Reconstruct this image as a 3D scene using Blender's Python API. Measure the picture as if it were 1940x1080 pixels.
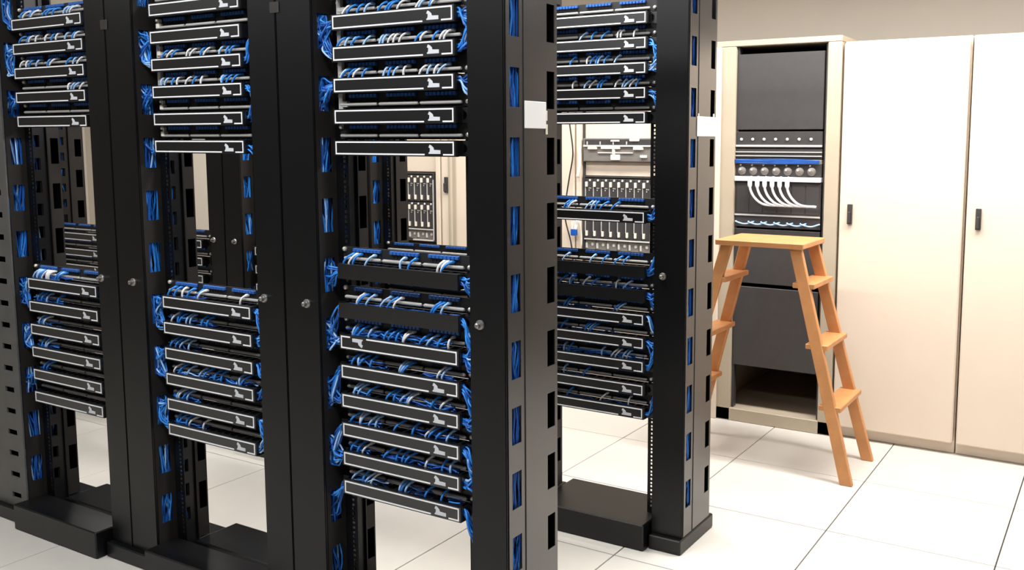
import bpy, bmesh, math, random
from mathutils import Vector, Matrix
for o in list(bpy.data.objects): bpy.data.objects.remove(o)
sc = bpy.context.scene
C = sc.collection
random.seed(11)
FZ = 1.86                                   # camera-fit heights are relative; the floor is z = 0

# ------------------------------------------------------------------ camera
cam_d = bpy.data.cameras.new('camera'); cam = bpy.data.objects.new('camera', cam_d); C.objects.link(cam)
yaw, pitch, roll = 0.5272, 0.1105, 0.0019
cy_, sy_, cp_, sp_ = math.cos(yaw), math.sin(yaw), math.cos(pitch), math.sin(pitch)
fwd = Vector((-sy_*cp_, cy_*cp_, -sp_)); rgt = Vector((cy_, sy_, 0)); upv = rgt.cross(fwd)
r2 = math.cos(roll)*rgt + math.sin(roll)*upv; u2 = -math.sin(roll)*rgt + math.cos(roll)*upv
M = Matrix((r2, u2, -fwd)).transposed().to_4x4(); M.translation = Vector((1.9909, -1.9765, -0.3565+FZ))
cam.matrix_world = M
cam_d.sensor_fit = 'HORIZONTAL'; cam_d.sensor_width = 36.0
cam_d.lens = 1763.02/1940*36
cam_d.shift_x = (970-1110.64)/1940; cam_d.shift_y = (465.03-540)/1940
cam_d.clip_start = 0.05
sc.camera = cam

# ------------------------------------------------------------------ world and exposure
w = bpy.data.worlds.new('world'); sc.world = w; w.use_nodes = True
w.node_tree.nodes['Background'].inputs[0].default_value = (0.75, 0.85, 1.0, 1)
w.node_tree.nodes['Background'].inputs[1].default_value = 0.05
vs = sc.view_settings
vs.view_transform = 'Standard'; vs.look = 'None'; vs.gamma = 1.0; vs.use_curve_mapping = False
vs.exposure = 0.4
LAMP_COLOUR = (1.0, 0.975, 0.945)
# (x, y, width, depth, watts): the ceiling lights of the room
LAMPS = [(-5.6, 3.0, 1.2, .3, 16), (-4.0, 3.0, 1.2, .3, 18), (-2.6, 1.95, 1.2, .3, 9), (-0.8, 1.95, 1.2, .3, 23), (1.0, 1.95, 1.2, .3, 42), (2.2, 1.95, 1.2, .3, 40),
         (-3.0, 0.62, 1.2, .2, 4), (-1.4, 0.62, 1.2, .2, 17), (0.1, 0.62, 1.2, .2, 30),
         (-2.4, -1.2, 1.2, .3, 8), (-0.4, -1.2, 1.2, .3, 24), (1.1, -1.2, 1.2, .3, 26)]
CEIL = 2.8

# ------------------------------------------------------------------ materials
def mat(name, col, rough=.5, metal=0, noise=0, nscale=40, bump=0, emit=None, estr=0, spec=.5, trans=0):
    m = bpy.data.materials.new(name); m.use_nodes = True
    nt = m.node_tree; b = nt.nodes['Principled BSDF']
    b.inputs['Base Color'].default_value = (*col, 1); b.inputs['Roughness'].default_value = rough
    b.inputs['Metallic'].default_value = metal; b.inputs['Specular IOR Level'].default_value = spec
    if emit:
        b.inputs['Emission Color'].default_value = (*emit, 1); b.inputs['Emission Strength'].default_value = estr
    if noise or bump:
        tc = nt.nodes.new('ShaderNodeTexCoord'); n = nt.nodes.new('ShaderNodeTexNoise')
        n.inputs['Scale'].default_value = nscale; n.inputs['Detail'].default_value = 4
        nt.links.new(tc.outputs['Object'], n.inputs['Vector'])
        if noise:
            mx = nt.nodes.new('ShaderNodeMix'); mx.data_type = 'RGBA'
            mx.inputs['A'].default_value = (*[max(0, c*(1-noise)) for c in col], 1)
            mx.inputs['B'].default_value = (*[min(1, c*(1+noise)) for c in col], 1)
            nt.links.new(n.outputs['Fac'], mx.inputs['Factor']); nt.links.new(mx.outputs['Result'], b.inputs['Base Color'])
        if bump:
            bp = nt.nodes.new('ShaderNodeBump'); bp.inputs['Strength'].default_value = bump; bp.inputs['Distance'].default_value = .002
            nt.links.new(n.outputs['Fac'], bp.inputs['Height']); nt.links.new(bp.outputs['Normal'], b.inputs['Normal'])
    return m
MT = dict(
    black=mat('black_powder_coat', (.0026, .0027, .0033), .36, noise=.25, nscale=60, bump=.04, spec=.4),
    side=mat('charcoal_steel', (.031, .0262, .0240), .27, noise=.18, nscale=30, bump=.03, spec=1.0),
    side_shaded=mat('shaded_charcoal_steel', (.014, .0115, .0100), .6, noise=.2, nscale=30, spec=.3),  # same steel as the side walls, with their inner shade put into the colour
    cover=mat('black_plastic', (.0032, .0030, .0040), .34, noise=.2, nscale=50, spec=1.0),
    panel=mat('black_panel', (.010, .010, .012), .5, noise=.2),
    gcover=mat('grey_slotted_cover', (.085, .082, .078), .5, noise=.25, nscale=20),
    white=mat('white_print', (.86, .86, .88), .5),
    emblem=mat('silver_print', (.60, .61, .64), .45, noise=.1),
    strip=mat('grey_label_strip', (.40, .38, .36), .35, noise=.12, nscale=30),
    jack=mat('blue_jack', (.022, .11, .40), .4),
    hole=mat('dark_socket', (.004, .004, .006), .7),
    screw=mat('nickel_screw', (.75, .70, .62), .3, metal=.6),
    knob=mat('steel_knob', (.36, .34, .32), .3, metal=.8),
    blue=mat('blue_cable_jacket', (.009, .085, .38), .32, noise=.35, nscale=25),
    blue2=mat('bright_blue_cable_jacket', (.030, .24, .74), .3, noise=.2, nscale=25),
    pale=mat('pale_blue_cable_jacket', (.36, .58, .90), .35, noise=.1),
    wcable=mat('white_cable_jacket', (.80, .80, .80), .4),
    kcable=mat('black_cable_jacket', (.012, .011, .010), .5),
    card=mat('white_card', (.90, .90, .89), .55),
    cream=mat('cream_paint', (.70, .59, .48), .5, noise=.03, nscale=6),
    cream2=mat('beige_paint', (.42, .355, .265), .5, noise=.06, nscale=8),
    wall=mat('off_white_wall', (.70, .64, .56), .8, noise=.03, nscale=5, bump=.1),
    dwall=mat('darkened_wall', (.035, .040, .048), .8, noise=.1, nscale=5),  # dark colour made up for unseen walls, to dim reflections in the racks
    ceil=mat('ceiling_white', (.75, .73, .70), .9, noise=.03),
    tile=mat('floor_tile_laminate', (.63, .60, .55), .38, noise=.045, nscale=9),
    seam=mat('floor_seam', (.04, .035, .03), .8, noise=.1),
    gear=mat('dark_server_metal', (.045, .042, .042), .4, noise=.2, nscale=25),
    gear2=mat('grey_server_face', (.17, .155, .14), .45, noise=.15, nscale=25),
    silver=mat('silver_trim', (.72, .70, .67), .3, metal=.3),
    tan=mat('ivory_plastic', (.78, .72, .62), .45),
    wood=mat('orange_wood', (.56, .25, .09), .5, noise=.25, nscale=14),
    lampm=mat('lamp_diffuser', (.9, .9, .88), .5, emit=LAMP_COLOUR, estr=6),
    lframe=mat('lamp_frame', (.7, .7, .7), .5),
)

# ------------------------------------------------------------------ mesh helpers
class MB:
    def __init__(s): s.v = []; s.f = []; s.cuts = []
    def box(s, x0, x1, y0, y1, z0, z1):
        i = len(s.v)
        s.v += [(x0,y0,z0),(x1,y0,z0),(x1,y1,z0),(x0,y1,z0),(x0,y0,z1),(x1,y0,z1),(x1,y1,z1),(x0,y1,z1)]
        s.f += [tuple(i+k for k in q) for q in ((0,3,2,1),(4,5,6,7),(0,1,5,4),(1,2,6,5),(2,3,7,6),(3,0,4,7))]
        return s
    def tube(s, pts, r, n=6, cap=True):
        pts = [Vector(p) for p in pts]; i0 = len(s.v); m = len(pts)
        t0 = (pts[1]-pts[0]).normalized(); a = t0.orthogonal().normalized()
        for k, p in enumerate(pts):
            t = (pts[min(k+1, m-1)]-pts[max(k-1, 0)]).normalized()
            a = (a - t*a.dot(t)); a = a.normalized() if a.length > 1e-6 else t.orthogonal().normalized()
            b = t.cross(a); rr = r[k] if isinstance(r, (list, tuple)) else r
            for j in range(n):
                g = 2*math.pi*j/n; s.v.append(tuple(p + a*(rr*math.cos(g)) + b*(rr*math.sin(g))))
        for k in range(m-1):
            for j in range(n):
                j2 = (j+1) % n; q = i0+k*n
                s.f.append((q+j, q+j2, q+n+j2, q+n+j))
        if cap:
            s.f.append(tuple(i0+j for j in reversed(range(n)))); s.f.append(tuple(i0+(m-1)*n+j for j in range(n)))
        return s
    def prism(s, poly, y0, y1):             # polygon in (x, z), counter-clockwise seen from -y, extruded y0 (front) -> y1
        i = len(s.v); n = len(poly)
        s.v += [(x, y0, z) for x, z in poly] + [(x, y1, z) for x, z in poly]
        s.f.append(tuple(range(i, i+n))); s.f.append(tuple(i+n+k for k in reversed(range(n))))
        for k in range(n):
            k2 = (k+1) % n; s.f.append((i+k2, i+k, i+n+k, i+n+k2))
        return s
    def disc(s, c, r, y0, y1, n=14, dome=0): # short round stud facing -y
        x, z = c
        pts = [(x, y1, z), (x, y0, z)]; rad = [r, r]
        if dome: pts += [(x, y0-dome*.6, z), (x, y0-dome, z)]; rad += [r*.8, r*.3]
        return s.tube(pts, rad, n)
    def mesh(s, name, m, bevel=0, seg=1, smooth=False):
        me = bpy.data.meshes.new(name); me.from_pydata(s.v, [], s.f)
        if bevel:
            bm = bmesh.new(); bm.from_mesh(me)
            bmesh.ops.bevel(bm, geom=bm.edges[:], offset=bevel, segments=seg, affect='EDGES', clamp_overlap=True)
            bm.to_mesh(me); bm.free()
        for mm in ([m] if isinstance(m, str) else m): me.materials.append(MT[mm])
        if s.cuts:                           # (first face, material index)
            idx = []
            for (a, k), nxt in zip(s.cuts, [c[0] for c in s.cuts[1:]]+[len(s.f)]): idx += [k]*(nxt-a)
            me.polygons.foreach_set('material_index', idx)
        if smooth:
            me.polygons.foreach_set('use_smooth', [True]*len(me.polygons))
        me.update()
        return me
def catmull(pts, n=4):
    pts = [Vector(p) for p in pts]; P = [pts[0]*2-pts[1]] + pts + [pts[-1]*2-pts[-2]]; out = []
    for i in range(1, len(P)-2):
        a, b, c, d = P[i-1:i+3]
        for k in range(n):
            t = k/n
            out.append(.5*((2*b)+(c-a)*t+(2*a-5*b+4*c-d)*t*t+(-a+3*b-3*c+d)*t**3))
    out.append(pts[-1]); return out
def obj(name, me, parent=None, loc=None, label=None, kind=None):
    o = bpy.data.objects.new(name, me); C.objects.link(o)
    if parent: o.parent = parent
    if loc: o.location = loc
    if label: o['label'] = label
    if kind: o['kind'] = kind
    return o
def tag(o, label, cat, group=None, kind=None):
    o['label'] = label; o['category'] = cat
    if group: o['group'] = group
    if kind: o['kind'] = kind
    return o
def thing(name, label, cat, loc=(0,0,0), group=None, rotz=0):
    o = bpy.data.objects.new(name, None); C.objects.link(o); o.location = loc; o.rotation_euler = (0,0,rotz); o.empty_display_size = .05
    return tag(o, label, cat, group)
def struct(name, me, parent=None):
    o = obj(name, me, parent)
    if not parent: o['kind'] = 'structure'
    return o
def fill(root, spec):                        # spec: list of (name, mesh, [(sub name, mesh)...], offset, rotation_y)
    for s in spec:
        p = obj(s[0], s[1], root)
        if len(s) > 3 and s[3]: p.location = s[3]
        for n2, m2 in (s[2] if len(s) > 2 and s[2] else []): obj(n2, m2, p)
ORD = ['top', 'second', 'third', 'fourth', 'fifth', 'sixth', 'seventh', 'eighth']

# ------------------------------------------------------------------ the room
T = 0.6096
X0, X1, Y0, Y1 = -8.2, 2.9, -6.4, 4.3
fl = struct('floor', MB().box(X0, X1, Y0, Y1, -.05, -.006).mesh('floor', 'seam'))
tile_me = MB().box(.0024, T-.0024, .0024, T-.0024, -.03, 0).mesh('floor_tile', 'tile', bevel=.0012)
far = MB()                                   # tiles far out of the picture, joined
for i in range(-14, 7):
    for j in range(-12, 6):
        x, y = -.172+i*T, .898+j*T
        if x+T < X0+.05 or x > X1-.05 or y+T < Y0+.05 or y > Y1-.05: continue
        if x < -4.9 and y < .2 or y < -2.2 or x < -6.4:
            far.box(max(x, X0)+.0024, x+T-.0024, max(y, Y0)+.0024, y+T-.0024, -.03, 0); continue
        obj('floor_tile', tile_me, fl, (x, y, 0))
obj('floor_tile', far.mesh('floor_tile_far', 'tile'), fl, kind='stuff')
struct('wall_back', MB().box(X0, X1, Y1, Y1+.1, 0, CEIL).mesh('wall_back', 'wall'))
struct('wall_front', MB().box(X0, X1, Y0-.1, Y0, 0, CEIL).mesh('wall_front', 'dwall'))  # unseen wall, darkened so the doors reflect little light
struct('wall_left', MB().box(X0-.1, X0, Y0, Y1, 0, CEIL).mesh('wall_left', 'wall'))
struct('wall_right', MB().box(X1, X1+.1, Y0, Y1, 0, CEIL).mesh('wall_right', 'dwall'))  # unseen wall, set close and darkened to dim the end-post reflection
struct('ceiling', MB().box(X0, X1, Y0, Y1, CEIL, CEIL+.1).mesh('ceiling', 'ceil'))
struct('baseboard_back', MB().box(X0, X1, Y1-.012, Y1, 0, .1).mesh('baseboard_back', 'gear', bevel=.003))
LAMP_NAMES = ['by the back wall, far left', 'by the back wall, left of the cabinets', 'over the rear aisle, leftmost', 'over the rear aisle, second from the left', 'over the rear aisle, third from the left', 'over the rear aisle, rightmost',
              'between the rack rows, left one', 'between the rack rows, middle one', 'between the rack rows, right one', 'over the front aisle, left one', 'over the front aisle, middle one', 'over the front aisle, right one']
for (lx, ly, lw, ld, watt), nm in zip(LAMPS, LAMP_NAMES):
    t = thing('ceiling_light', 'ceiling light panel ' + nm, 'light', (lx, ly, CEIL), 'ceiling lights')
    obj('frame', MB().box(-lw/2-.03, lw/2+.03, -ld/2-.03, ld/2+.03, -.03, 0).mesh('lamp_frame', 'lframe', bevel=.004), t)
    obj('diffuser', MB().box(-lw/2, lw/2, -ld/2, ld/2, -.036, -.028).mesh('lamp_diffuser', 'lampm'), t)
    ld_ = bpy.data.lights.new('ceiling_lamp', 'AREA'); ld_.shape = 'RECTANGLE'; ld_.size = lw; ld_.size_y = ld
    ld_.energy = watt; ld_.color = LAMP_COLOUR if ly > 0 else (0.93, 0.97, 1.0)   # cooler tubes over the front aisle
    lo = bpy.data.objects.new('lamp', ld_); C.objects.link(lo); lo.parent = t; lo.location = (0, 0, -.045)

# ------------------------------------------------------------------ racks: uprights and base (origin: left end of the outline print, cover plane y=0)
RT = 2.13
SLOT0 = 1.6435-9*.1785
def rail_mesh(sx, RT=RT):                           # upright channel with a column of square holes
    b = MB(); xc = .2159 + sx*.2326; a0, a1 = (-.050, .0) if sx < 0 else (.432, .482)
    y0, y1 = .050, .053
    b.box(a0, xc-.0045, y0, y1, .02, RT); b.box(xc+.0045, a1, y0, y1, .02, RT)
    z = .12; k = 0; prev = .02
    while z < RT-.06:
        b.box(xc-.0045, xc+.0045, y0, y1, prev, z); prev = z+.0085
        z += (.0159, .0159, .0127)[k % 3]; k += 1
    b.box(xc-.0045, xc+.0045, y0, y1, prev, RT)
    xo = a0 if sx < 0 else a1-.003
    b.box(xo, xo+.003, y1, .066, .02, RT); b.box(xo, xo+.003, .102, .125, .02, RT); prev = .02
    for k in range(23):
        zc = SLOT0+.0445+.0889*(k-1)
        if zc < .1 or zc > RT-.04: continue
        b.box(xo, xo+.003, .066, .102, prev, zc-.023); prev = zc+.023
    b.box(xo, xo+.003, .066, .102, prev, RT)
    b.box(a0, a1 if sx > 0 else a0+.012, .125, .128, .02, RT) if sx < 0 else b.box(a1-.012, a1, .125, .128, .02, RT)
    return b.mesh('rail', 'black')
RAILS = [('rail', rail_mesh(-1)), ('rail', rail_mesh(1))]
BASE = MB(); BASE.box(-.05, .482, -.085, .045, 0, .100); BASE_ME = BASE.mesh('base', 'black', bevel=.004)
B2 = MB().box(-.05, .482, .118, .30, 0, .06).mesh('base_rear', 'black', bevel=.004)
TOPB = MB().box(-.05, .482, .046, .132, RT, RT+.045).mesh('top_bar', 'black', bevel=.003)
RAILS_LOW = [('rail', rail_mesh(-1, 1.06)), ('rail', rail_mesh(1, 1.06))]
def rack(ox, oy, label, low=False):
    t = thing('equipment_rack', label, 'rack', (ox, oy, 0), 'open equipment racks')
    for n, m in (RAILS_LOW if low else RAILS): obj(n, m, t)
    obj('base', BASE_ME, t); obj('base', B2, t); obj('top_bar', TOPB, t, (0, 0, 1.06-RT) if low else None)
    return t

# ------------------------------------------------------------------ vertical cable managers between the racks
SLOTS = [1.6435 + .1785*k for k in range(-9, 3)]        # slot centres
def slot_wall(x0, x1, inner=True, front=-.018, deep=False):
    b = MB(); zb, zt = .06, RT
    back = .186 if inner and not deep else .224
    mids = [SLOTS[0]+.0445+.0889*k for k in range(-1, 23)]
    cols = [(-.003, .041, SLOTS, .0505), (.066, .102, mids, .023), ((.172, .211, SLOTS, .0505) if deep else (.150, .181, SLOTS, .0505))] if inner else [(-.003, .041, SLOTS, .0505), (.172, .211, SLOTS, .0505)]
    ys = front
    for (a, c, zs, h) in cols:
        b.box(x0, x1, ys, a, zb, zt); prev = zb
        for s in zs:
            if s-h < zb+.01 or s+h > zt-.01: continue
            b.box(x0, x1, a, c, prev, s-h); prev = s+h
        b.box(x0, x1, a, c, prev, zt); ys = c
    b.box(x0, x1, ys, back, zb, zt)
    return b.mesh('side_wall', 'side_shaded' if inner else 'side')
def knob_mesh(x, z):
    b = MB(); b.tube([(x, -.027, z), (x, -.030, z), (x, -.033, z), (x, -.034, z)], [.0135, .0135, .012, .009], 18)
    b.tube([(x, -.034, z), (x, -.044, z), (x, -.046, z)], [.0075, .007, .004], 14)
    return b.mesh('knob', 'knob', smooth=False)
def door_mesh(x0, x1, m='black'):
    b = MB(); b.box(x0, x1, -.027, -.021, .05, RT+.01)
    me = b.mesh('door', m, bevel=.0022, seg=2)
    return me
def door_lips(x0, x1):
    b = MB(); b.box(x0+.002, x0+.005, -.022, -.004, .06, RT); b.box(x1-.005, x1-.002, -.022, -.004, .06, RT)
    return b.mesh('door_lip', 'black')
KZ = FZ - .8365
def vmanager(ox, oy, label, doors, wl, wr, knobs, plate=None, doormat='black', deep=False):
    """doors: list of (x0,x1); wl/wr: outer x of the side walls"""
    t = thing('vertical_cable_manager', label, 'cable manager', (ox, oy, 0), 'vertical cable managers')
    end = len(doors) == 1
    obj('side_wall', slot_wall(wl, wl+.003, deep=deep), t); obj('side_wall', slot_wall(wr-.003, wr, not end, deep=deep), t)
    yb = .224 if end or deep else .186
    obj('foot', MB().box(wl-.002, wr+.002, -.05, .26, 0, .055).mesh('foot', 'black', bevel=.004), t)
    dv = MB()
    xm = (wl+wr)/2 if len(doors) > 1 else wl+.05
    dv.box(xm-.002, xm+.002, -.004, yb-.006, .06, RT)
    obj('divider', dv.mesh('divider', 'black'), t)
    obj('rear_cover', MB().box(wl+.003, wr-.003, yb-.005, yb-.001, .06, RT).mesh('rear_cover', 'black'), t)
    sm = MB()
    if end:
        sm.box(wr-.0008, wr+.0016, .0585, .0615, .06, RT); obj('seam', sm.mesh('seam', 'hole'), t)
    for (a, b_), kx in zip(doors, knobs):
        d = obj('door', door_mesh(a, b_, doormat), t)
        obj('door_lip', door_lips(a, b_), d)
        if kx is not None: obj('knob', knob_mesh(kx, KZ), d, label='round steel door knob')
    if plate:
        obj('latch_plate', MB().box(plate-.019, plate+.019, -.0305, -.027, FZ+.019, FZ+.051).mesh('latch_plate', 'side', bevel=.002), t, label='small grey latch plate')
    return t

# ------------------------------------------------------------------ horizontal cable managers
W, H, LW = .4318, .0372, .0040
def outline_mesh(flip=False):
    y0, y1 = -.0006, .0006; b = MB()
    def bx(x0, x1, z0, z1):
        if flip: x0, x1, z0, z1 = W-x1, W-x0, -H-z1, -H-z0
        b.box(x0, x1, y0, y1, z0, z1)
    bx(0, W, -LW, 0); bx(0, LW, -H+LW, -LW); bx(W-LW, W, -H+LW, -LW)
    bx(0, .331, -H, -H+LW); bx(.395, W, -H, -H+LW)
    return b.mesh('outline_print', 'white')
def emblem_mesh(flip=False):
    pl = [(.10,0),(.20,.05),(.42,.30),(.46,.52),(1,.55),(1,.93),(.02,.93),(.0,.82),(.10,.72),(.13,.36),(.0,.28)]
    pts = [(.345+u*.041, -.0085-v*.0265) for u, v in pl]
    if flip: pts = [(W-x, -H-z) for x, z in pts]
    return MB().prism(list(reversed(pts)), -.0006, .0006).mesh('emblem', 'emblem')
def cover_mesh(plain=False):
    b = MB(); e = .004; z0, z1 = -H-.0035, .0032
    x0, x1 = -e-.002, W+e+.002
    b.box(x0, x1, .0004, .004, z0, z1); b.box(x0, x1, .004, .0135, z1-.003, z1); b.box(x0, x1, .004, .0135, z0, z0+.003)
    return b.mesh('cover', 'cover')
def tray_mesh():                              # floor of the duct, with oblong openings
    b = MB(); z0, z1 = -H-.0012, -.0345; xs = [.03+.078*k for k in range(6)]; p = .002
    b.box(.0, W, .012, .020, z0, z1); b.box(.0, W, .036, .050, z0, z1)
    for x in xs:
        b.box(p, x-.017, .020, .036, z0, z1); p = x+.017
    b.box(p, W, .020, .036, z0, z1)
    return b.mesh('tray', 'panel')
def back_mesh():
    return MB().box(-.024, W+.024, .046, .050, -H-.003, .003).mesh('back_plate', 'panel')
def comb_mesh():
    b = MB()
    for k in range(13):
        x = .012+k*(W-.024)/12
        b.box(x-.0035, x+.0035, .0136, .046, -.001, .0015)
    return b.mesh('finger_comb', 'panel')
def ring_mesh(sx):                            # end bracket with a half-round opening
    b = MB(); n = 8
    x0, x1 = (W+.008, W+.034) if sx > 0 else (-.034, -.008)
    hx = W+.010 if sx > 0 else -.010
    arc = [(hx+sx*.0125*math.cos(a), -H/2+.0125*math.sin(a)) for a in [math.pi/2-k*math.pi/n for k in range(n+1)]]
    # plate around the D-shaped hole, strip by strip
    zt, zb = .002, -H-.002; y0, y1 = .028, .031
    X = lambda v: (min(v), max(v))
    for k in range(n):
        (ax, az), (bx_, bz) = arc[k], arc[k+1]
        out = x1 if sx > 0 else x0
        i = len(b.v)
        b.v += [(ax,y0,az),(out,y0,az),(out,y0,bz),(bx_,y0,bz),(ax,y1,az),(out,y1,az),(out,y1,bz),(bx_,y1,bz)]
        b.f += [tuple(i+q for q in f) for f in ((0,1,2,3),(7,6,5,4),(0,3,7,4))]
    b.box(x0, x1, y0, y1, arc[0][1], zt); b.box(x0, x1, y0, y1, zb, arc[-1][1])
    a, c = X((hx, x0 if sx > 0 else x1)); b.box(a, c, y0, y1, arc[-1][1], arc[0][1])
    e = (W+.006, W+.0085) if sx > 0 else (-.0085, -.006)
    b.box(e[0], e[1], .004, .046, zb, zt)
    return b.mesh('end_bracket', 'cover')
HM = dict(cover=cover_mesh(), tray=tray_mesh(), back=back_mesh(), comb=comb_mesh(), rl=ring_mesh(-1), rr=ring_mesh(1),
          out=outline_mesh(), outf=outline_mesh(True), em=emblem_mesh(), emf=emblem_mesh(True))
def hmanager(ox, oy, z, label, group, kind='outlined'):
    t = thing('cable_manager', label, 'cable manager', (ox, oy, z), group)
    obj('back_plate', HM['back'], t); obj('tray', HM['tray'], t); obj('finger_comb', HM['comb'], t, kind='stuff')
    obj('end_bracket', HM['rl'], t); obj('end_bracket', HM['rr'], t)
    c = obj('cover', HM['cover'], t)
    if kind != 'plain':
        obj('outline_print', HM['outf' if kind == 'flipped' else 'out'], c, label='white printed outline')
        obj('emblem', HM['emf' if kind == 'flipped' else 'em'], c, label='silver printed emblem')
    return t

# ------------------------------------------------------------------ patch panels (top edge at z=0, one rack unit high)
def pp_plate():
    b = MB(); b.box(-.024, W+.024, .044, .048, -.0435, 0); return b.mesh('plate', 'panel', bevel=.0006)
JX = []                                       # the 24 port positions
for g in range(3):
    for k in range(8): JX.append(.0275 + g*.1425 + k*.0135)
def pp_jacks(g):
    b = MB()
    for k in range(8):
        x = JX[g*8+k]
        b.box(x-.0054, x+.0054, .0345, .044, -.0125, -.0028)
    return b.mesh('jack_row', 'jack', bevel=.0008)
def pp_ports(g):
    b = MB()
    for k in range(8):
        x = JX[g*8+k]; b.box(x-.0048, x+.0048, .0425, .0442, -.0245, -.0145)
    return b.mesh('port_row', 'hole')
def pp_strip(g):
    x0 = -.010+g*.1505; b = MB()
    b.tube([(x0, .0335, -.0325), (x0+.004, .0335, -.0325), (x0+.139, .0335, -.0325), (x0+.143, .0335, -.0325)], [.0035, .0052, .0052, .0035], 10)
    b.box(x0+.01, x0+.133, .034, .044, -.036, -.030)
    return b.mesh('label_strip', 'strip')
def pp_screw(x, z):
    return MB().disc((x, z), .0072, .040, .044, 10, dome=.005).mesh('screw', 'screw')
PP = dict(plate=pp_plate(), jacks=[pp_jacks(g) for g in range(3)], ports=[pp_ports(g) for g in range(3)], strips=[pp_strip(g) for g in range(3)],
          screws=[pp_screw(-.0166, -.007), pp_screw(W+.0166, -.031)])
PP['ear'] = MB().box(-.014, .002, .030, .043, -.046, .006).box(.002, .020, .030, .043, -.040, -.022).mesh('mounting_ear', 'strip', bevel=.001)
CLIP_L = MB().box(-.006, .010, .026, .044, -.036, -.018).box(-.001, .005, .030, .044, -.018, -.004).mesh('clip_gap_block', 'tan', bevel=.002)
GAP_BLOCK_R = MB().box(W+.006, W+.018, .012, .044, -.078, -.050).mesh('clip_gap_block', 'tan', bevel=.002)  # added ivory block in place of bright background seen through a gap
def ppanel(ox, oy, z, label, group, detail=True, ear=False):
    t = thing('patch_bay', label, 'patch panel', (ox, oy, z), group)
    obj('plate', PP['plate'], t)
    for g in range(3):
        obj('jack_row', PP['jacks'][g], t, kind='stuff'); obj('label_strip', PP['strips'][g], t)
        if detail: obj('port_row', PP['ports'][g], t, kind='stuff')
    for s in PP['screws']: obj('screw', s, t)
    if ear: obj('mounting_ear', PP['ear'], t, label='light grey mounting ear')
    return t

# ------------------------------------------------------------------ patch cords (each one a thing of its own)
def cord_mesh(lean, out, drop, m, rad=.0033):
    p = [(0, .043, 0), (0, .031, .0005), (lean*.25, .023-out, -.005), (lean*.6, .019-out, -.015), (lean*.9, .018-out*.5, -.027), (lean, .022, -drop)]
    path = catmull(p, 3); rr = [rad*1.5 if k < 4 else rad for k in range(len(path))]
    return MB().tube(path, rr, 7).mesh('patch_cord', m, smooth=True)
CORDS = {}
for m in ('blue2', 'pale', 'wcable'):
    CORDS[m] = [cord_mesh(random.uniform(-.030, -.002), random.uniform(-.001, .005), random.uniform(.040, .050), m) for _ in range(7)]
NTH = ['first', 'second', 'third', 'fourth', 'fifth', 'sixth', 'seventh', 'eighth', 'ninth', 'tenth', 'eleventh', 'twelfth', 'thirteenth', 'fourteenth', 'fifteenth']
def cords(ox, oy, z, ports, label, group, mix=(.55, .3, .15)):
    names = {'blue2': 'blue', 'pale': 'pale blue', 'wcable': 'white'}  # glare on blue cords is put into a white jacket colour
    for i, k in enumerate(ports):
        u = random.random(); m = 'blue2' if u < mix[0] else ('pale' if u < mix[0]+mix[1] else 'wcable')
        o = obj('network_cable', random.choice(CORDS[m]), None, (ox+JX[k], oy, z-.0195))
        tag(o, f'{names[m]} patch cord, {NTH[i]} from left, {label}', 'cable', group)

# ------------------------------------------------------------------ cable bundles (nobody could count the strands)
BM = ['blue', 'blue2', 'pale']
def strand(b, pts, r, n=5, wts=(.62, .33, .05)):
    u = random.random(); b.cuts.append((len(b.f), 0 if u < wts[0] else (1 if u < wts[0]+wts[1] else 2)))
    b.tube(pts, r, n)
def bundle_vertical(ox, oy, xs, label, n=26, z0=.08, z1=RT-.02, mid=True):
    b = MB()
    for k in range(n + (12 if mid else 0)):
        ys = (-.006, .045) if k < n else (.06, .106)
        x, y = random.uniform(*xs), random.uniform(*ys); pts = []
        z = z0
        while z < z1:
            x += random.gauss(0, .011); y += random.gauss(0, .009)
            x = min(max(x, xs[0]), xs[1]); y = min(max(y, ys[0]), ys[1])
            pts.append((x, y, z)); z += random.uniform(.05, .09)
        strand(b, catmull(pts, 2), .0029, 5)
    o = obj('cable_bundle', b.mesh('cable_bundle', BM, smooth=True), None, (ox, oy, 0))
    return tag(o, label, 'cables', 'cable bundles in the vertical managers', 'stuff')
def bundle_side(ox, oy, z, side, n, label, spread=.046):
    """strands from a slot of the vertical manager to the end of a horizontal manager"""
    zs = min(SLOTS, key=lambda s: abs(s-(z-.02)+random.uniform(-.02, .02)))
    b = MB(); U = random.uniform
    for k in range(int(n*1.7)):
        zz = zs + U(-spread, spread); e = z-.019+U(-.011, .011)
        if side < 0:
            p = [(-.085, U(.0, .035), zz+U(-.03, .03)), (-.060, U(.004, .036), zz), (-.040, U(-.006, .028), (zz+e)/2-U(-.006, .022)),
                 (-.016, U(.004, .024), e), (.012, .028, e)]
        else:
            q = W
            p = [(q+.09, U(.0, .035), zz+U(-.03, .03)), (q+.066, U(.004, .034), zz), (q+.040, U(-.004, .024), (zz+e)/2-U(-.004, .018)),
                 (q+.020, U(.004, .022), e), (q-.012, .028, e)]
        strand(b, catmull(p, 4), .0029, 5, (.30, .54, .16))
    o = obj('cable_bundle', b.mesh('cable_bundle', BM, smooth=True), None, (ox, oy, 0))
    return tag(o, label, 'cables', 'cable bundles at the ends of the managers', 'stuff')
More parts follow.
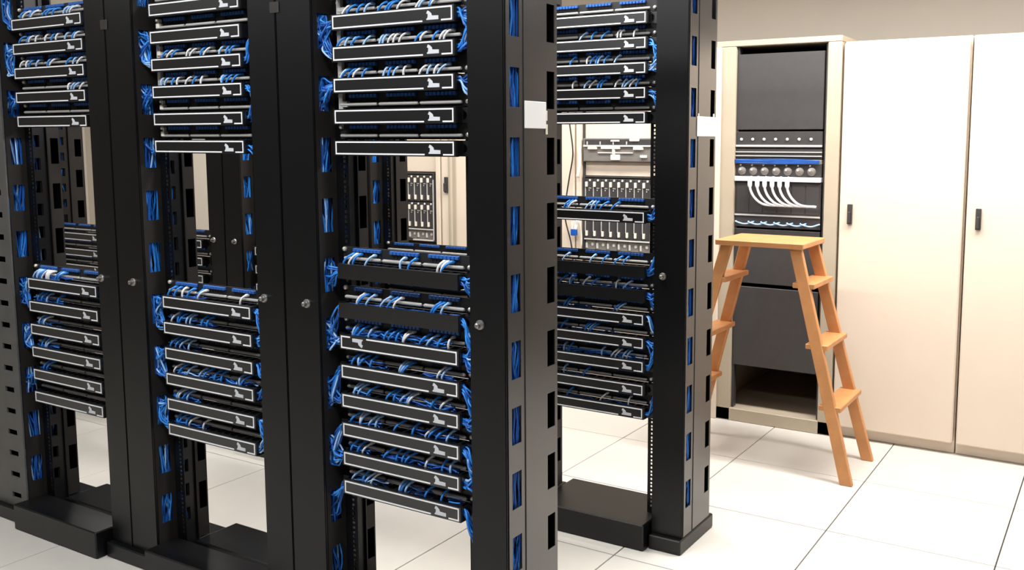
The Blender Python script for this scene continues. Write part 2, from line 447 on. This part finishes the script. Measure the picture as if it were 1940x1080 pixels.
def bundle_tray(ox, oy, z, spans, label):
    """slack cables lying along a horizontal manager, some bulging above its cover"""
    b = MB(); U = random.uniform
    for (a, c, n, top) in spans:
        for k in range(n):
            pts = []; x = a+U(-.01, .01); zz = U(-.022, top)
            while x < c:
                zz = min(max(zz+random.gauss(0, .006), -.026), top)
                pts.append((x, U(.017, .036), zz)); x += U(.016, .034)
            if len(pts) > 2: strand(b, catmull(pts, 3), .0026, 5, (.8, .17, .03))
    o = obj('cable_bundle', b.mesh('cable_bundle', BM, smooth=True), None, (ox, oy, z))
    return tag(o, label, 'cables', 'slack cables in the cable managers', 'stuff')

# ------------------------------------------------------------------ front row and rear row of racks
P = .0889
RACKS = dict(
    C=dict(x=0, y=0, n='nearest front rack'),
    B=dict(x=-.8252, y=0, n='middle front rack'),
    A=dict(x=-1.6372, y=0, n='leftmost front rack'),
    D=dict(x=.0357, y=1.0576, n='tagged rear rack'),
    E=dict(x=.0357-.8252, y=1.0576, n='rear rack behind the nearest front rack'),
    F=dict(x=.0357-.8252*2, y=1.0576, n='rear rack behind the twin doors'),
    G=dict(x=.0357-.8252*3, y=1.0576, n='rear rack behind the middle front rack'),
    H=dict(x=.0357-.8252*4, y=1.0576, n='rear rack behind the leftmost front rack'),
)
# (height of the outline's top edge, kind)
def stack(z0, n, kind='outlined', step=P): return [(z0-i*step, kind) for i in range(n)]
RACKS['C']['up'] = stack(.0889, 6); RACKS['C']['lo'] = [(-.716, 'plain'), (-.832, 'plain')] + [(-.9266, 'flipped')] + stack(-.9266-P, 5)
RACKS['B']['up'] = stack(.0902, 6); RACKS['B']['lo'] = stack(-.8798, 6)
RACKS['A']['up'] = stack(.0904, 5); RACKS['A']['lo'] = stack(-.8789, 6)
RACKS['D']['up'] = stack(.1072, 5); RACKS['D']['mid'] = [(-.6115, 'outlined')]; RACKS['D']['lo'] = [(-.8145, 'plain'), (-.904, 'plain')] + stack(-.9921, 5)
RACKS['E']['up'] = stack(-.16, 2); RACKS['E']['lo'] = stack(-.84, 5)
RACKS['F']['up'] = stack(-.16, 2); RACKS['F']['lo'] = stack(-.86, 5)
RACKS['G']['up'] = stack(-.16, 2); RACKS['G']['lo'] = stack(-.85, 5)
RACKS['H']['lo'] = stack(-.866, 6)
def ports(*spans):
    out = []
    for s in spans:
        out += list(range(*s)) if isinstance(s, tuple) else [s]
    return out
# ports in use, per stack, from the photograph
USE = {
 'Cup': [[], [1,3,5,7,9,11,12,14,16,17,19,20], [0,1,3,4,7,8,9,11,12,14,16,17,20,22,23], [0,1,3,4,6,9,10,12,14,17,18,20,22], [], []],
 'Clo': [[0,1,2,6,12,15,20,21,22], [3,4,6,8,10,11,19,20,21], [1,2,4,6,8,10,11,13,14,16,18,20,22], [1,2,4,6,12,13,14,20,21], [1,2,3,6,9,10,13,14,15,18,21], [1,2,3,6,7,11,15,17,18,20,22], [0,2,4,8,10,12,14,16,20,22], [1,3,5,6,11,12,13,16,20]],
 'Bup': [[], [], [2,4,6,8,10,13,15,17,19,21], [0,2,4,6,8,10,12,17,18,20,22], [], []],
 'Blo': [[0,2,4,7,8,9,21], [1,2,4,6,7,9,11], [0,2,4,6], [1,3,6,8,10,13,15,19,21], [1,2,4,5], [0,2,4,6,8]],
 'Aup': [[1,3,5,7,10,12,14,16,18,20], [1,3,5,7,9,12,14,16,19,21], [0,2,4,7,10,12,17,19,22], [16,18,20,22], []],
 'Alo': [[0,1,2,3,4,5,6,7,8,9,10], [1,3,5,8], [1,3,4], [1,3,5], [2,4], []],
 'Dup': [[], [8,11,15,16,17,21], [7,9,11,12,13,15,16], [7,9,11,13,14,16,18,20,21,22], []],
 'Dmid': [[5,6,7,10,11,12,15,16]],
 'Dlo': [[5,11,15,17,19], [4,6,7,9,12,16,20], [5,6,17,18], [4,9,10,11,12], [4,6,14,16,17,19,20], [4,9], [6,15,20]],
}
SIDE = {  # strands at the (left, right) end of each manager
 'Cup': [(0,0), (9,10), (10,8), (10,8), (0,0), (0,0)], 'Clo': [(5,7), (4,7), (7,9), (8,7), (6,9), (9,6), (8,8), (6,6)],
 'Bup': [(0,0), (5,0), (9,6), (9,6), (0,4), (2,3)], 'Blo': [(6,7), (6,7), (7,5), (7,6), (8,7), (5,4)],
 'Aup': [(6,4), (7,4), (8,4), (6,5), (0,0)], 'Alo': [(7,3), (7,0), (5,0), (5,3), (3,4), (0,0)],
 'Dup': [(0,0), (0,6), (0,5), (0,7), (0,0)], 'Dmid': [(0,7)], 'Dlo': [(0,7), (0,7), (0,3), (0,6), (0,7), (0,0), (0,3)],
}
TRAY = {  # slack cables: (from x, to x, strands, highest z above the cover)
 'Clo': [[(.0,.43,4,-.004)], [(.0,.43,5,.0)], [(.01,.40,12,.020)], [(.0,.16,9,.018),(.30,.42,6,.008)], [(.02,.12,6,.016),(.17,.42,10,.020)], [(.02,.14,6,.014),(.24,.42,10,.018)], [(.0,.10,7,.018),(.14,.42,8,.012)], [(.02,.16,7,.016),(.20,.32,9,.020),(.38,.43,5,.016)]],
 'Blo': [[(.0,.20,6,.012)], [(.0,.24,9,.018)], [(.0,.16,7,.014)], [(.02,.43,10,.016)], [(.0,.16,7,.014)], [(.0,.18,7,.014)]],
 'Alo': [[(.0,.26,9,.014)], [(.0,.2,6,.012)], [(.0,.16,5,.012)], [(.0,.16,6,.012)], [(.0,.1,4,.01)], []],
 'Dlo': [[], [(.08,.43,8,.012)], [(.05,.2,4,.008)], [(.05,.32,7,.014)], [(.05,.43,10,.016)], [(.05,.2,4,.006)], [(.1,.4,3,.006)]],
}
WHERE = dict(up='upper', mid='middle', lo='lower')
for key, R in RACKS.items():
    rack(R['x'], R['y'], 'black open equipment rack frame, ' + R['n'], R.get('low'))
    for part in ('up', 'mid', 'lo'):
        if part not in R: continue
        L = R[part]; uses = USE.get(key+part); sides = SIDE.get(key+part)
        for i, (zr, kind) in enumerate(L):
            z = zr+FZ
            pos = 'single middle unit' if part == 'mid' else f'{ORD[i]} in {WHERE[part]} stack'
            look = dict(outlined='black white-outlined', plain='plain black', flipped='black upside-down white-outlined')[kind]
            nm = R['n']
            hmanager(R['x'], R['y'], z, f'{look} cable manager, {pos}, {nm}', f'cable managers of {nm}', kind)
            # the patch panel directly above this manager
            zp = z + .0032 + .0462
            pp_ = ppanel(R['x'], R['y'], zp, f'blue-port patch panel, {pos}, {nm}', f'patch panels of {nm}', key in 'CDBA', key+part == 'Cup' and i < 5 or key+part+str(i) in ('Bup2', 'Bup3'))
            if key+part == 'Bup' and i in (1, 2, 4, 5): obj('clip_gap_block', CLIP_L, pp_, label='ivory block standing in for a bright see-through gap')
            if key+part == 'Alo' and i in (1, 2, 3): obj('clip_gap_block', GAP_BLOCK_R, pp_, label='ivory block standing in for a bright see-through gap')
            if uses and uses[i]:
                short = dict(C='nearest front rack', B='middle front rack', A='leftmost front rack', D='rear tagged rack')[key]
                pw = 'middle' if part == 'mid' else f'{ORD[i]} {WHERE[part]}'
                upm = (.34, .28, .38) if part == 'up' else (.5, .3, .2)  # upper stacks get more white cords, painting in stronger glare
                cords(R['x'], R['y'], zp, uses[i], f'{pw} panel, {short}', f'patch cords of the {pw} panel, {short}', upm)
            if sides:
                l, r = sides[i]
                short = dict(C='nearest front rack', B='middle front rack', A='leftmost front rack', D='rear tagged rack')[key]
                pw = 'middle' if part == 'mid' else f'{ORD[i]} {WHERE[part]}'
                tr = TRAY.get(key+part)
                if tr and tr[i]: bundle_tray(R['x'], R['y'], z, tr[i], f'slack dark blue cables lying in the {pw} manager, {short}')
                if l: bundle_side(R['x'], R['y'], z, -1, l, f'blue cables entering the left end of the {pw} manager, {short}')
                if r: bundle_side(R['x'], R['y'], z, 1, r, f'blue cables leaving the right end of the {pw} manager, {short}')

# vertical managers; x relative to the rack on their right (or left for the end ones)
vmanager(0, 0, 'end cable manager with slotted side and white tag, nearest front post', [(.498, .6135)], .4985, .6155, [.533])
vmanager(0, 0, 'twin-door cable manager between the middle and nearest front racks', [(-.322, -.2035), (-.1995, -.058)], -.3225, -.0575, [-.291, -.107], plate=-.2035)
vmanager(-.8252, 0, 'twin-door cable manager between the leftmost and middle front racks', [(-.318, -.2035), (-.1995, -.058)], -.3225, -.0575, [-.296, -.116], plate=-.2035)
# the slotted grey one at the far left of the front row
tl = thing('vertical_cable_manager', 'grey slotted-cover cable manager at the far left edge', 'cable manager', (-1.6372, 0, 0), 'vertical cable managers')
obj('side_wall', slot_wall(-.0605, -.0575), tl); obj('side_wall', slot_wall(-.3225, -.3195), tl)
obj('divider', MB().box(-.192, -.188, -.004, .18, .06, RT).mesh('divider', 'black'), tl)
obj('rear_cover', MB().box(-.3195, -.0605, .181, .185, .06, RT).mesh('rear_cover', 'black'), tl)
obj('foot', MB().box(-.3245, -.0555, -.05, .26, 0, .055).mesh('foot', 'black', bevel=.004), tl)
b = MB(); b.box(-.098, -.058, -.027, -.021, .05, RT+.01); b.box(-.322, -.160, -.027, -.021, .05, RT+.01); z = .09; prev = .05
while z < RT-.05:
    b.box(-.160, -.098, -.027, -.021, prev, z); prev = z+.022; z += .0862
b.box(-.160, -.098, -.027, -.021, prev, RT+.01)
obj('door', b.mesh('door', 'gcover'), tl, label='grey cover with a column of finger slots')
DX, DY = RACKS['D']['x'], RACKS['D']['y']
vmanager(DX, DY, 'end cable manager with slotted side and white tag, rear post', [(.488, .6125)], .4885, .6145, [.524])
for k, nm in enumerate(['left of the tagged rear rack', 'seen through the nearest front rack', 'seen through the middle front rack', 'hidden behind the leftmost twin doors', 'seen through the leftmost front rack']):
    vmanager(DX-k*.8252, DY, 'dark twin-door cable manager ' + nm, [(-.285, -.1795), (-.1755, -.058)], -.2855, -.0575, [-.26, -.107], deep=True)
# blue cables running inside them
bundle_vertical(0, 0, (.565, .606), 'blue cables behind the slots of the tagged nearest post', n=30, mid=False)
bundle_vertical(0, 0, (-.115, -.066), 'blue cables behind the slots left of the nearest front rack', n=30)
bundle_vertical(-.8252, 0, (-.115, -.066), 'blue cables behind the slots left of the middle front rack', n=30)
bundle_vertical(-1.6372, 0, (-.115, -.066), 'blue cables behind the slots left of the leftmost front rack', n=26)
bundle_vertical(0, 0, (-.310, -.270), 'blue cables behind the slots right of the middle front rack', n=14)
bundle_vertical(-.8252, 0, (-.310, -.270), 'blue cables behind the slots right of the leftmost front rack', n=10)
bundle_vertical(DX, DY, (.56, .604), 'blue cables behind the slots of the tagged rear post', n=28, mid=False)
for k, nm in enumerate(['left of the tagged rear rack', 'seen through the gap of the nearest front rack', 'seen through the gap of the middle front rack', 'behind the leftmost twin doors', 'seen through the gap of the leftmost front rack']):
    bundle_vertical(DX-k*.8252, DY, (-.115, -.066), 'blue cables in the rear row ' + nm, n=20)

# white tags on the end faces
def name_tag(loc, label, w_, h_, strips):
    t = thing('name_tag', label, 'tag', loc, 'white tags on the end posts')
    obj('card', MB().box(0, .003, 0, w_, -h_, 0).mesh('card', 'card', bevel=.0012), t)
    for (y0, y1, z0, z1) in strips: obj('tab', MB().box(0, .0022, y0, y1, z0, z1).mesh('tab', 'tan', bevel=.0006), t)
name_tag((.6158, .061, FZ-.249), 'blank white card tag on the nearest end post', .104, .0715, [(.1035, .111, -.050, -.023), (.103, .1125, -.087, -.060)])
name_tag((DX+.6148, DY+.048, FZ-.264), 'blank white card tag on the rear end post', .168, .071, [(.008, .018, -.002, .010), (.145, .158, -.002, .012)])

# ------------------------------------------------------------------ the third row: cream cabinets with servers
CY = 2.7
CAB_H = 2.0
def cabinet_open(x0, x1, label, posts=(.03, .03), m='cream'):
    t = thing('server_cabinet', label, 'cabinet', (x0, CY, 0), 'cream cabinets along the back')
    w_ = x1-x0; d = .92
    obj('side_panel', MB().box(0, .02, .02, d, 0, CAB_H).mesh('side_panel', m, bevel=.003), t)
    obj('side_panel', MB().box(w_-.02, w_, .02, d, 0, CAB_H).mesh('side_panel', m, bevel=.003), t)
    obj('front_post', MB().box(0, posts[0], -.02, .03, 0, CAB_H).mesh('front_post', m, bevel=.004), t)
    obj('front_post', MB().box(w_-posts[1], w_, -.02, .03, 0, CAB_H).mesh('front_post', m, bevel=.004), t)
    obj('top_panel', MB().box(0, w_, -.02, d, CAB_H, CAB_H+.03).mesh('top_panel', m, bevel=.003), t)
    obj('bottom_panel', MB().box(0, w_, -.02, d, .0, .07).mesh('bottom_panel', m, bevel=.003), t)
    obj('back_panel', MB().box(.02, w_-.02, d-.02, d, .07, CAB_H).mesh('back_panel', m), t)
    for s in (posts[0], w_-posts[1]-.012):
        obj('mount_rail', MB().box(s, s+.012, .0, .04, .07, CAB_H).mesh('mount_rail', 'gear', bevel=.001), t)
    return t
def cabinet_closed(x0, x1, label, latch=None, strips=()):
    t = thing('server_cabinet', label, 'cabinet', (x0, CY, 0), 'cream cabinets along the back')
    w_ = x1-x0; d = .92
    obj('body', MB().box(0, w_, .02, d, 0, CAB_H).mesh('body', 'cream', bevel=.004), t)
    dr = obj('door', MB().box(.006, w_-.006, -.02, .016, .06, CAB_H-.01).mesh('door', 'cream', bevel=.006), t)
    for a, c in strips: obj('edge_strip', MB().box(a, c, -.026, -.02, .06, CAB_H-.01).mesh('edge_strip', 'cream2', bevel=.002), dr)
    if latch:
        lx, lz = latch
        b = MB().box(lx-.012, lx+.012, -.034, -.02, lz-.05, lz+.05); b.box(lx-.006, lx+.006, -.05, -.034, lz-.042, lz+.012)
        obj('latch', b.mesh('latch', 'gear', bevel=.002), dr, label='dark swing latch')
    return t
cabinet_closed(-3.0, -2.40, 'closed cream cabinet left of the half-hidden blade cabinet', latch=(.55, 1.2))
cab1 = cabinet_open(-2.39, -1.80, 'open cream cabinet with blades, seen through the nearest front rack', (.055, .035))
cabinet_closed(-1.795, -1.21, 'closed cream cabinet with dark latch beside the blade cabinet', latch=(.052, FZ-.627), strips=[(.066, .082), (.10, .128)])
cabinet_closed(-1.205, -.795, 'narrow closed cream cabinet with black cord hanging before it')
cab2 = cabinet_open(-.79, -.235, 'open cream cabinet with blades behind the rear tagged rack', (.034, .034))
cabinet_closed(-.23, .068, 'narrow closed cream cabinet behind the rear tagged post')
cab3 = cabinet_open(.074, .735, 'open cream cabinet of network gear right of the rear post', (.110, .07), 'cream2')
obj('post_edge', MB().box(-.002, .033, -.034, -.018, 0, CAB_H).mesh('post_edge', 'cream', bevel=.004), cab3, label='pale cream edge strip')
cabinet_closed(.74, 1.33, 'closed cream cabinet right of the network gear', latch=(.06, 1.15))
cabinet_closed(1.335, 1.93, 'closed cream cabinet at the far right', latch=(.06, 1.15))

def blanking(x0, x1, z0, z1, label, y=.012):
    o = obj('blanking_panel', MB().box(x0, x1, 0, .006, z0, z1).mesh('blanking_panel', 'cream', bevel=.002), None, (0, CY+y, 0))
    tag(o, label, 'panel', 'cream blanking panels')
# blade enclosures: two rows of eight half-height blades, six power supplies below
def blade_parts():
    b = MB().box(.001, .0515, 0, .30, .001, .170); body = b.mesh('blade', 'gear', bevel=.002)
    up = MB().box(.006, .019, -.012, .002, .122, .152).mesh('handle', 'tan', bevel=.002)
    lo = MB().box(.008, .020, -.012, .002, .012, .042).mesh('handle', 'tan', bevel=.002)
    bar = MB().box(.0035, .0065, -.006, .002, .040, .124).mesh('trim', 'silver')
    bt = MB().disc((.034, .160), .0065, -.003, .002, 10, .002).mesh('button', 'tan')
    led = MB().box(.026, .032, -.002, .001, .112, .118).box(.036, .042, -.002, .001, .112, .118).box(.026, .032, -.002, .001, .100, .106).mesh('indicator', 'silver')
    return body, [('handle', up), ('handle', lo), ('trim', bar), ('button', bt), ('indicator', led)]
BLB, BLS = blade_parts()
PSU = MB().box(.001, .069, 0, .2, .001, .058).mesh('power_supply', 'gear2', bevel=.002)
PSH = MB().box(.008, .018, -.008, .002, .012, .042).disc((.05, .034), .009, -.003, .002, 10).mesh('handle', 'silver')
def enclosure(x, z_top, label):
    t = thing('blade_enclosure', label, 'server', (x, CY-.008, z_top-.442), 'blade enclosures')
    Wd = .4475
    f = MB(); f.box(-.012, .0, -.004, .6, 0, .442); f.box(.424, Wd-.01, -.004, .6, 0, .442); f.box(0, .424, .005, .6, .434, .442); f.box(0, .424, .005, .6, 0, .010); f.box(0, .424, .34, .6, .01, .434)
    obj('frame', f.mesh('frame', 'gear', bevel=.001), t)
    obj('trim_bar', MB().box(0, .424, -.010, .01, .074, .081).mesh('trim_bar', 'silver', bevel=.001), t)
    obj('trim_bar', MB().box(0, .165, -.010, .01, .003, .012).mesh('trim_bar', 'silver', bevel=.001), t)
    obj('trim_bar', MB().box(.255, .424, -.010, .01, .003, .012).mesh('trim_bar', 'silver', bevel=.001), t)
    obj('side_trim', MB().box(.424, .431, -.008, .004, .01, .40).mesh('side_trim', 'silver', bevel=.001), t)
    for row in range(2):
        for c in range(8):
            p = obj('blade', BLB, t, (c*.053, 0, .083+row*.175))
            for n_, m_ in BLS: obj(n_, m_, p)
    for c in range(6):
        p = obj('power_supply', PSU, t, (c*.0705, .004, .013)); obj('handle', PSH, p)
    return t
enclosure(-.736, FZ-.551, 'blade enclosure behind the rear tagged rack, nearer one')
enclosure(-2.288, FZ-.556, 'blade enclosure seen through the gap of the nearest front rack')
blanking(-.756, -.269, FZ-.335, FZ-.05, 'cream blanking panel above the grey rack server')
blanking(-.756, -.269, FZ-.549, FZ-.468, 'cream blanking panel between grey rack server and blades', .016)
blanking(-.756, -.269, FZ-1.22, FZ-.998, 'cream blanking panel below the nearer blade enclosure')
blanking(-.756, -.269, .08, FZ-1.23, 'tall cream blanking panel at the cabinet foot behind rear rack')
blanking(-.756, -.269, FZ-.045, 1.98, 'cream blanking panel at the cabinet top behind rear rack')
blanking(-2.33, -1.84, FZ-.548, FZ-.25, 'cream blanking panel above the half-hidden blade enclosure')
blanking(-2.33, -1.84, .08, FZ-1.10, 'cream blanking panel below the half-hidden blade enclosure')
# grey rack server above the nearer enclosure
sv = thing('rack_server', 'grey rack server with ivory latches above the blade enclosure', 'server', (-.742, CY-.02, FZ-.466))
obj('body', MB().box(0, .448, .0, .5, .0, .132).mesh('body', 'gear2', bevel=.003), sv)
obj('drive_bay', MB().box(.012, .436, -.004, .01, .094, .126).mesh('drive_bay', 'gear', bevel=.002), sv)
for k in range(4): obj('divider', MB().box(.028+k*.085, .034+k*.085, -.008, .0, .096, .114).mesh('divider', 'silver'), sv)
obj('trim_bar', MB().box(.006, .442, -.010, .004, .084, .093).mesh('trim_bar', 'tan', bevel=.001), sv)
for (a, c, z0, z1) in ((.035, .095, .068, .082), (.122, .245, .070, .086), (.328, .390, .066, .083), (.372, .412, .022, .038), (.195, .212, .04, .072), (.185, .243, .008, .040), (.185, .240, .112, .122), (.305, .365, .114, .130)):
    obj('latch', MB().box(a, c, -.012, .004, z0, z1).mesh('latch', 'tan', bevel=.003), sv)
obj('slot_trim', MB().box(.10, .325, -.008, .004, .046, .053).mesh('slot_trim', 'silver', bevel=.001), sv)
# ivory cable arm left of the blades
arm = MB().tube(catmull([(-.757, CY-.035, FZ-.39), (-.752, CY-.04, FZ-.45), (-.752, CY-.045, FZ-.50), (-.763, CY-.05, FZ-.56)], 4), .010, 8)
tag(obj('cable_strap', arm.mesh('cable_strap', 'tan', smooth=True)), 'ivory strap hanging beside the grey rack server', 'strap')
# black cord hanging in front of the cream cabinet
hang = MB().tube(catmull([(-.86, CY-.03, 1.97), (-.835, CY-.05, FZ-.12), (-.812, CY-.05, FZ-.27), (-.793, CY-.05, FZ-.42), (-.815, CY-.05, FZ-.55), (-.838, CY-.05, FZ-.68), (-.845, CY-.05, FZ-.80), (-.80, CY-.05, FZ-.97), (-.79, CY-.05, FZ-1.2), (-.83, CY-.045, FZ-1.5), (-.84, CY-.04, .02)], 6), .0042, 7)
tag(obj('power_cord', hang.mesh('power_cord', 'kcable', smooth=True)), 'thin black cord hanging down the cream cabinet', 'cable')
pc = thing('plug_connector', 'small blue and white plug connector beside the blade enclosure', 'connector', (-.785, CY-.05, FZ-.875))
obj('body', MB().box(-.018, .018, -.012, .012, -.022, .016).mesh('body', 'blue', bevel=.003), pc)
obj('boot', MB().tube([(-.010, 0, .014), (-.012, 0, .04), (-.014, 0, .06)], [.008, .007, .004], 8).mesh('boot', 'tan'), pc)
obj('boot', MB().tube([(.010, 0, .014), (.014, 0, .045), (.022, 0, .066), (.03, 0, .07)], [.008, .010, .014, .008], 8).mesh('boot', 'wcable'), pc)
obj('cord', MB().tube(catmull([(.026, 0, .066), (.035, .012, .04), (.04, .02, -.03), (.036, .024, -.09)], 4), .004, 6).mesh('cord', 'tan', smooth=True), pc)

# network gear in the right cabinet
NX = .186; NW = .46
def gear_box(name, label, cat, z0, z1, m='gear', y=-.004):
    t = thing(name, label, cat, (NX, CY+y, FZ+z0), 'network gear in the right cabinet')
    obj('body', MB().box(0, NW, 0, .35, 0, z1-z0).mesh('body', m, bevel=.002), t)
    return t
g = gear_box('network_switch', 'dark network switch with pale stud row, top of right cabinet', 'switch', -.385, -.30)
for k in range(7): obj('stud', MB().disc((.03+k*.062, .045), .008, -.004, .002, 10, .004).mesh('stud', 'silver'), g)
obj('trim_bar', MB().box(0, NW, -.008, .002, .006, .016).mesh('trim_bar', 'silver', bevel=.001), g)
g = gear_box('network_switch', 'dark network switch with two silver lines', 'switch', -.440, -.388)
for zz in (.012, .032): obj('trim_bar', MB().box(0, NW, -.006, .002, zz, zz+.005).mesh('trim_bar', 'silver'), g)
g = gear_box('patch_bay', 'patch panel with blue cords above the round vents', 'patch panel', -.468, -.443, 'gear2')
b = MB()
for k in range(8):
    z_ = .006+random.uniform(0, .014)
    b.tube(catmull([(.0, -.012, z_), (.12, -.018, z_+random.uniform(-.004, .006)), (.28, -.016, z_+random.uniform(-.004, .006)), (.45, -.014, z_)], 4), .0035, 5)
obj('cord_lacing', b.mesh('cord_lacing', 'blue', smooth=True), g, kind='stuff')
g = gear_box('fan_unit', 'dark unit with a row of round vents', 'fan unit', -.530, -.470)
for k in range(7):
    c = (.037+k*.062, .026); b = MB().disc(c, .022, -.004, .002, 18, .010)
    v = obj('vent', b.mesh('vent', 'gear2', smooth=False), g)
    obj('hub', MB().disc((c[0]-.006, c[1]+.006), .006, -.016, -.008, 10, .003).mesh('hub', 'silver'), v)
    obj('stud', MB().disc((c[0]-.008, .056), .005, -.004, .002, 8, .003).mesh('stud', 'silver'), g)
g = gear_box('cable_bar', 'white cable bar holding looping white cables', 'cable bar', -.558, -.533, 'wcable', -.02)
for k in range(6):
    x = NX+.098+k*.040
    p = [(x, CY-.028, FZ-.54), (x, CY-.05, FZ-.552), (x+.004, CY-.052, FZ-.60), (x+.03, CY-.05, FZ-.645), (x+.075, CY-.045, FZ-.675), (x+.15, CY-.04, FZ-.68)]
    tag(obj('white_cable', MB().tube(catmull(p, 5), [.012 if i < 9 else .0065 for i in range(26)], 8).mesh('white_cable', 'wcable', smooth=True)),
        ['first', 'second', 'third', 'fourth', 'fifth', 'sixth'][k] + ' white cable from the left on the white cable bar', 'cable', 'white cables looping from the cable bar')
g = gear_box('network_switch', 'dark blue-grey module below the white cable bar', 'switch', -.735, -.562)
obj('trim_bar', MB().box(0, NW, -.006, .002, -.005, .003).mesh('trim_bar', 'silver'), g)
for k in range(6): obj('module', MB().box(.008+k*.075, .078+k*.075, -.003, .002, .012, .165).mesh('module', 'gear', bevel=.002), g)
g = gear_box('network_switch', 'dark switch with pale blue cords above the wooden ladder', 'switch', -.80, -.742)
b = MB()
for k in range(6):
    x = .01+k*.07; b.tube(catmull([(x, -.004, .03), (x+.01, -.03, .028), (x+.06, -.034, .018), (x+.10, -.004, .03)], 4), .004, 5)
obj('cord_lacing', b.mesh('cord_lacing', 'pale', smooth=True), g, kind='stuff')
gear_box('network_switch', 'plain dark unit behind the wooden ladder top', 'switch', -1.10, -.81)
gear_box('network_switch', 'plain dark unit low in the network cabinet', 'switch', -1.55, -1.12)
gear_box('network_switch', 'plain dark unit at the cabinet top', 'switch', -.29, .10)

# ------------------------------------------------------------------ orange wooden stepladder
lad = thing('wooden_stepladder', 'orange wooden stepladder in front of the network cabinet', 'ladder', (.55, 2.22, 0))
def bar(b, p, q, wx, wy):                     # rectangular bar from p to q
    p, q = Vector(p), Vector(q); i = len(b.v)
    for c in (p, q):
        for sx, sy in ((-1,-1),(1,-1),(1,1),(-1,1)): b.v.append((c.x+sx*wx/2, c.y+sy*wy/2, c.z))
    b.f += [tuple(i+k for k in f) for f in ((0,3,2,1),(4,5,6,7),(0,1,5,4),(1,2,6,5),(2,3,7,6),(3,0,4,7))]
ZT = FZ-.83
obj('top_step', MB().box(-.21, .21, -.17, .17, ZT, ZT+.026).mesh('top_step', 'wood', bevel=.004), lad)
for sx in (-1, 1):
    for sy in (-1, 1):
        b = MB(); bar(b, (sx*.165, sy*.13, ZT), (sx*.44, sy*.19, 0), .055, .028)
        obj('leg', b.mesh('leg', 'wood', bevel=.003), lad)
for sx in (-1, 1):
    for k, f in enumerate((.16, .42, .68)):
        z = ZT*(1-f); xx = .165+.275*f; yy = .13+.06*f
        obj('step', MB().box(min(sx*xx-.05, sx*xx+.05), max(sx*xx-.05, sx*xx+.05), -yy-.012, yy+.012, z-.012, z+.012).mesh('step', 'wood', bevel=.003), lad)
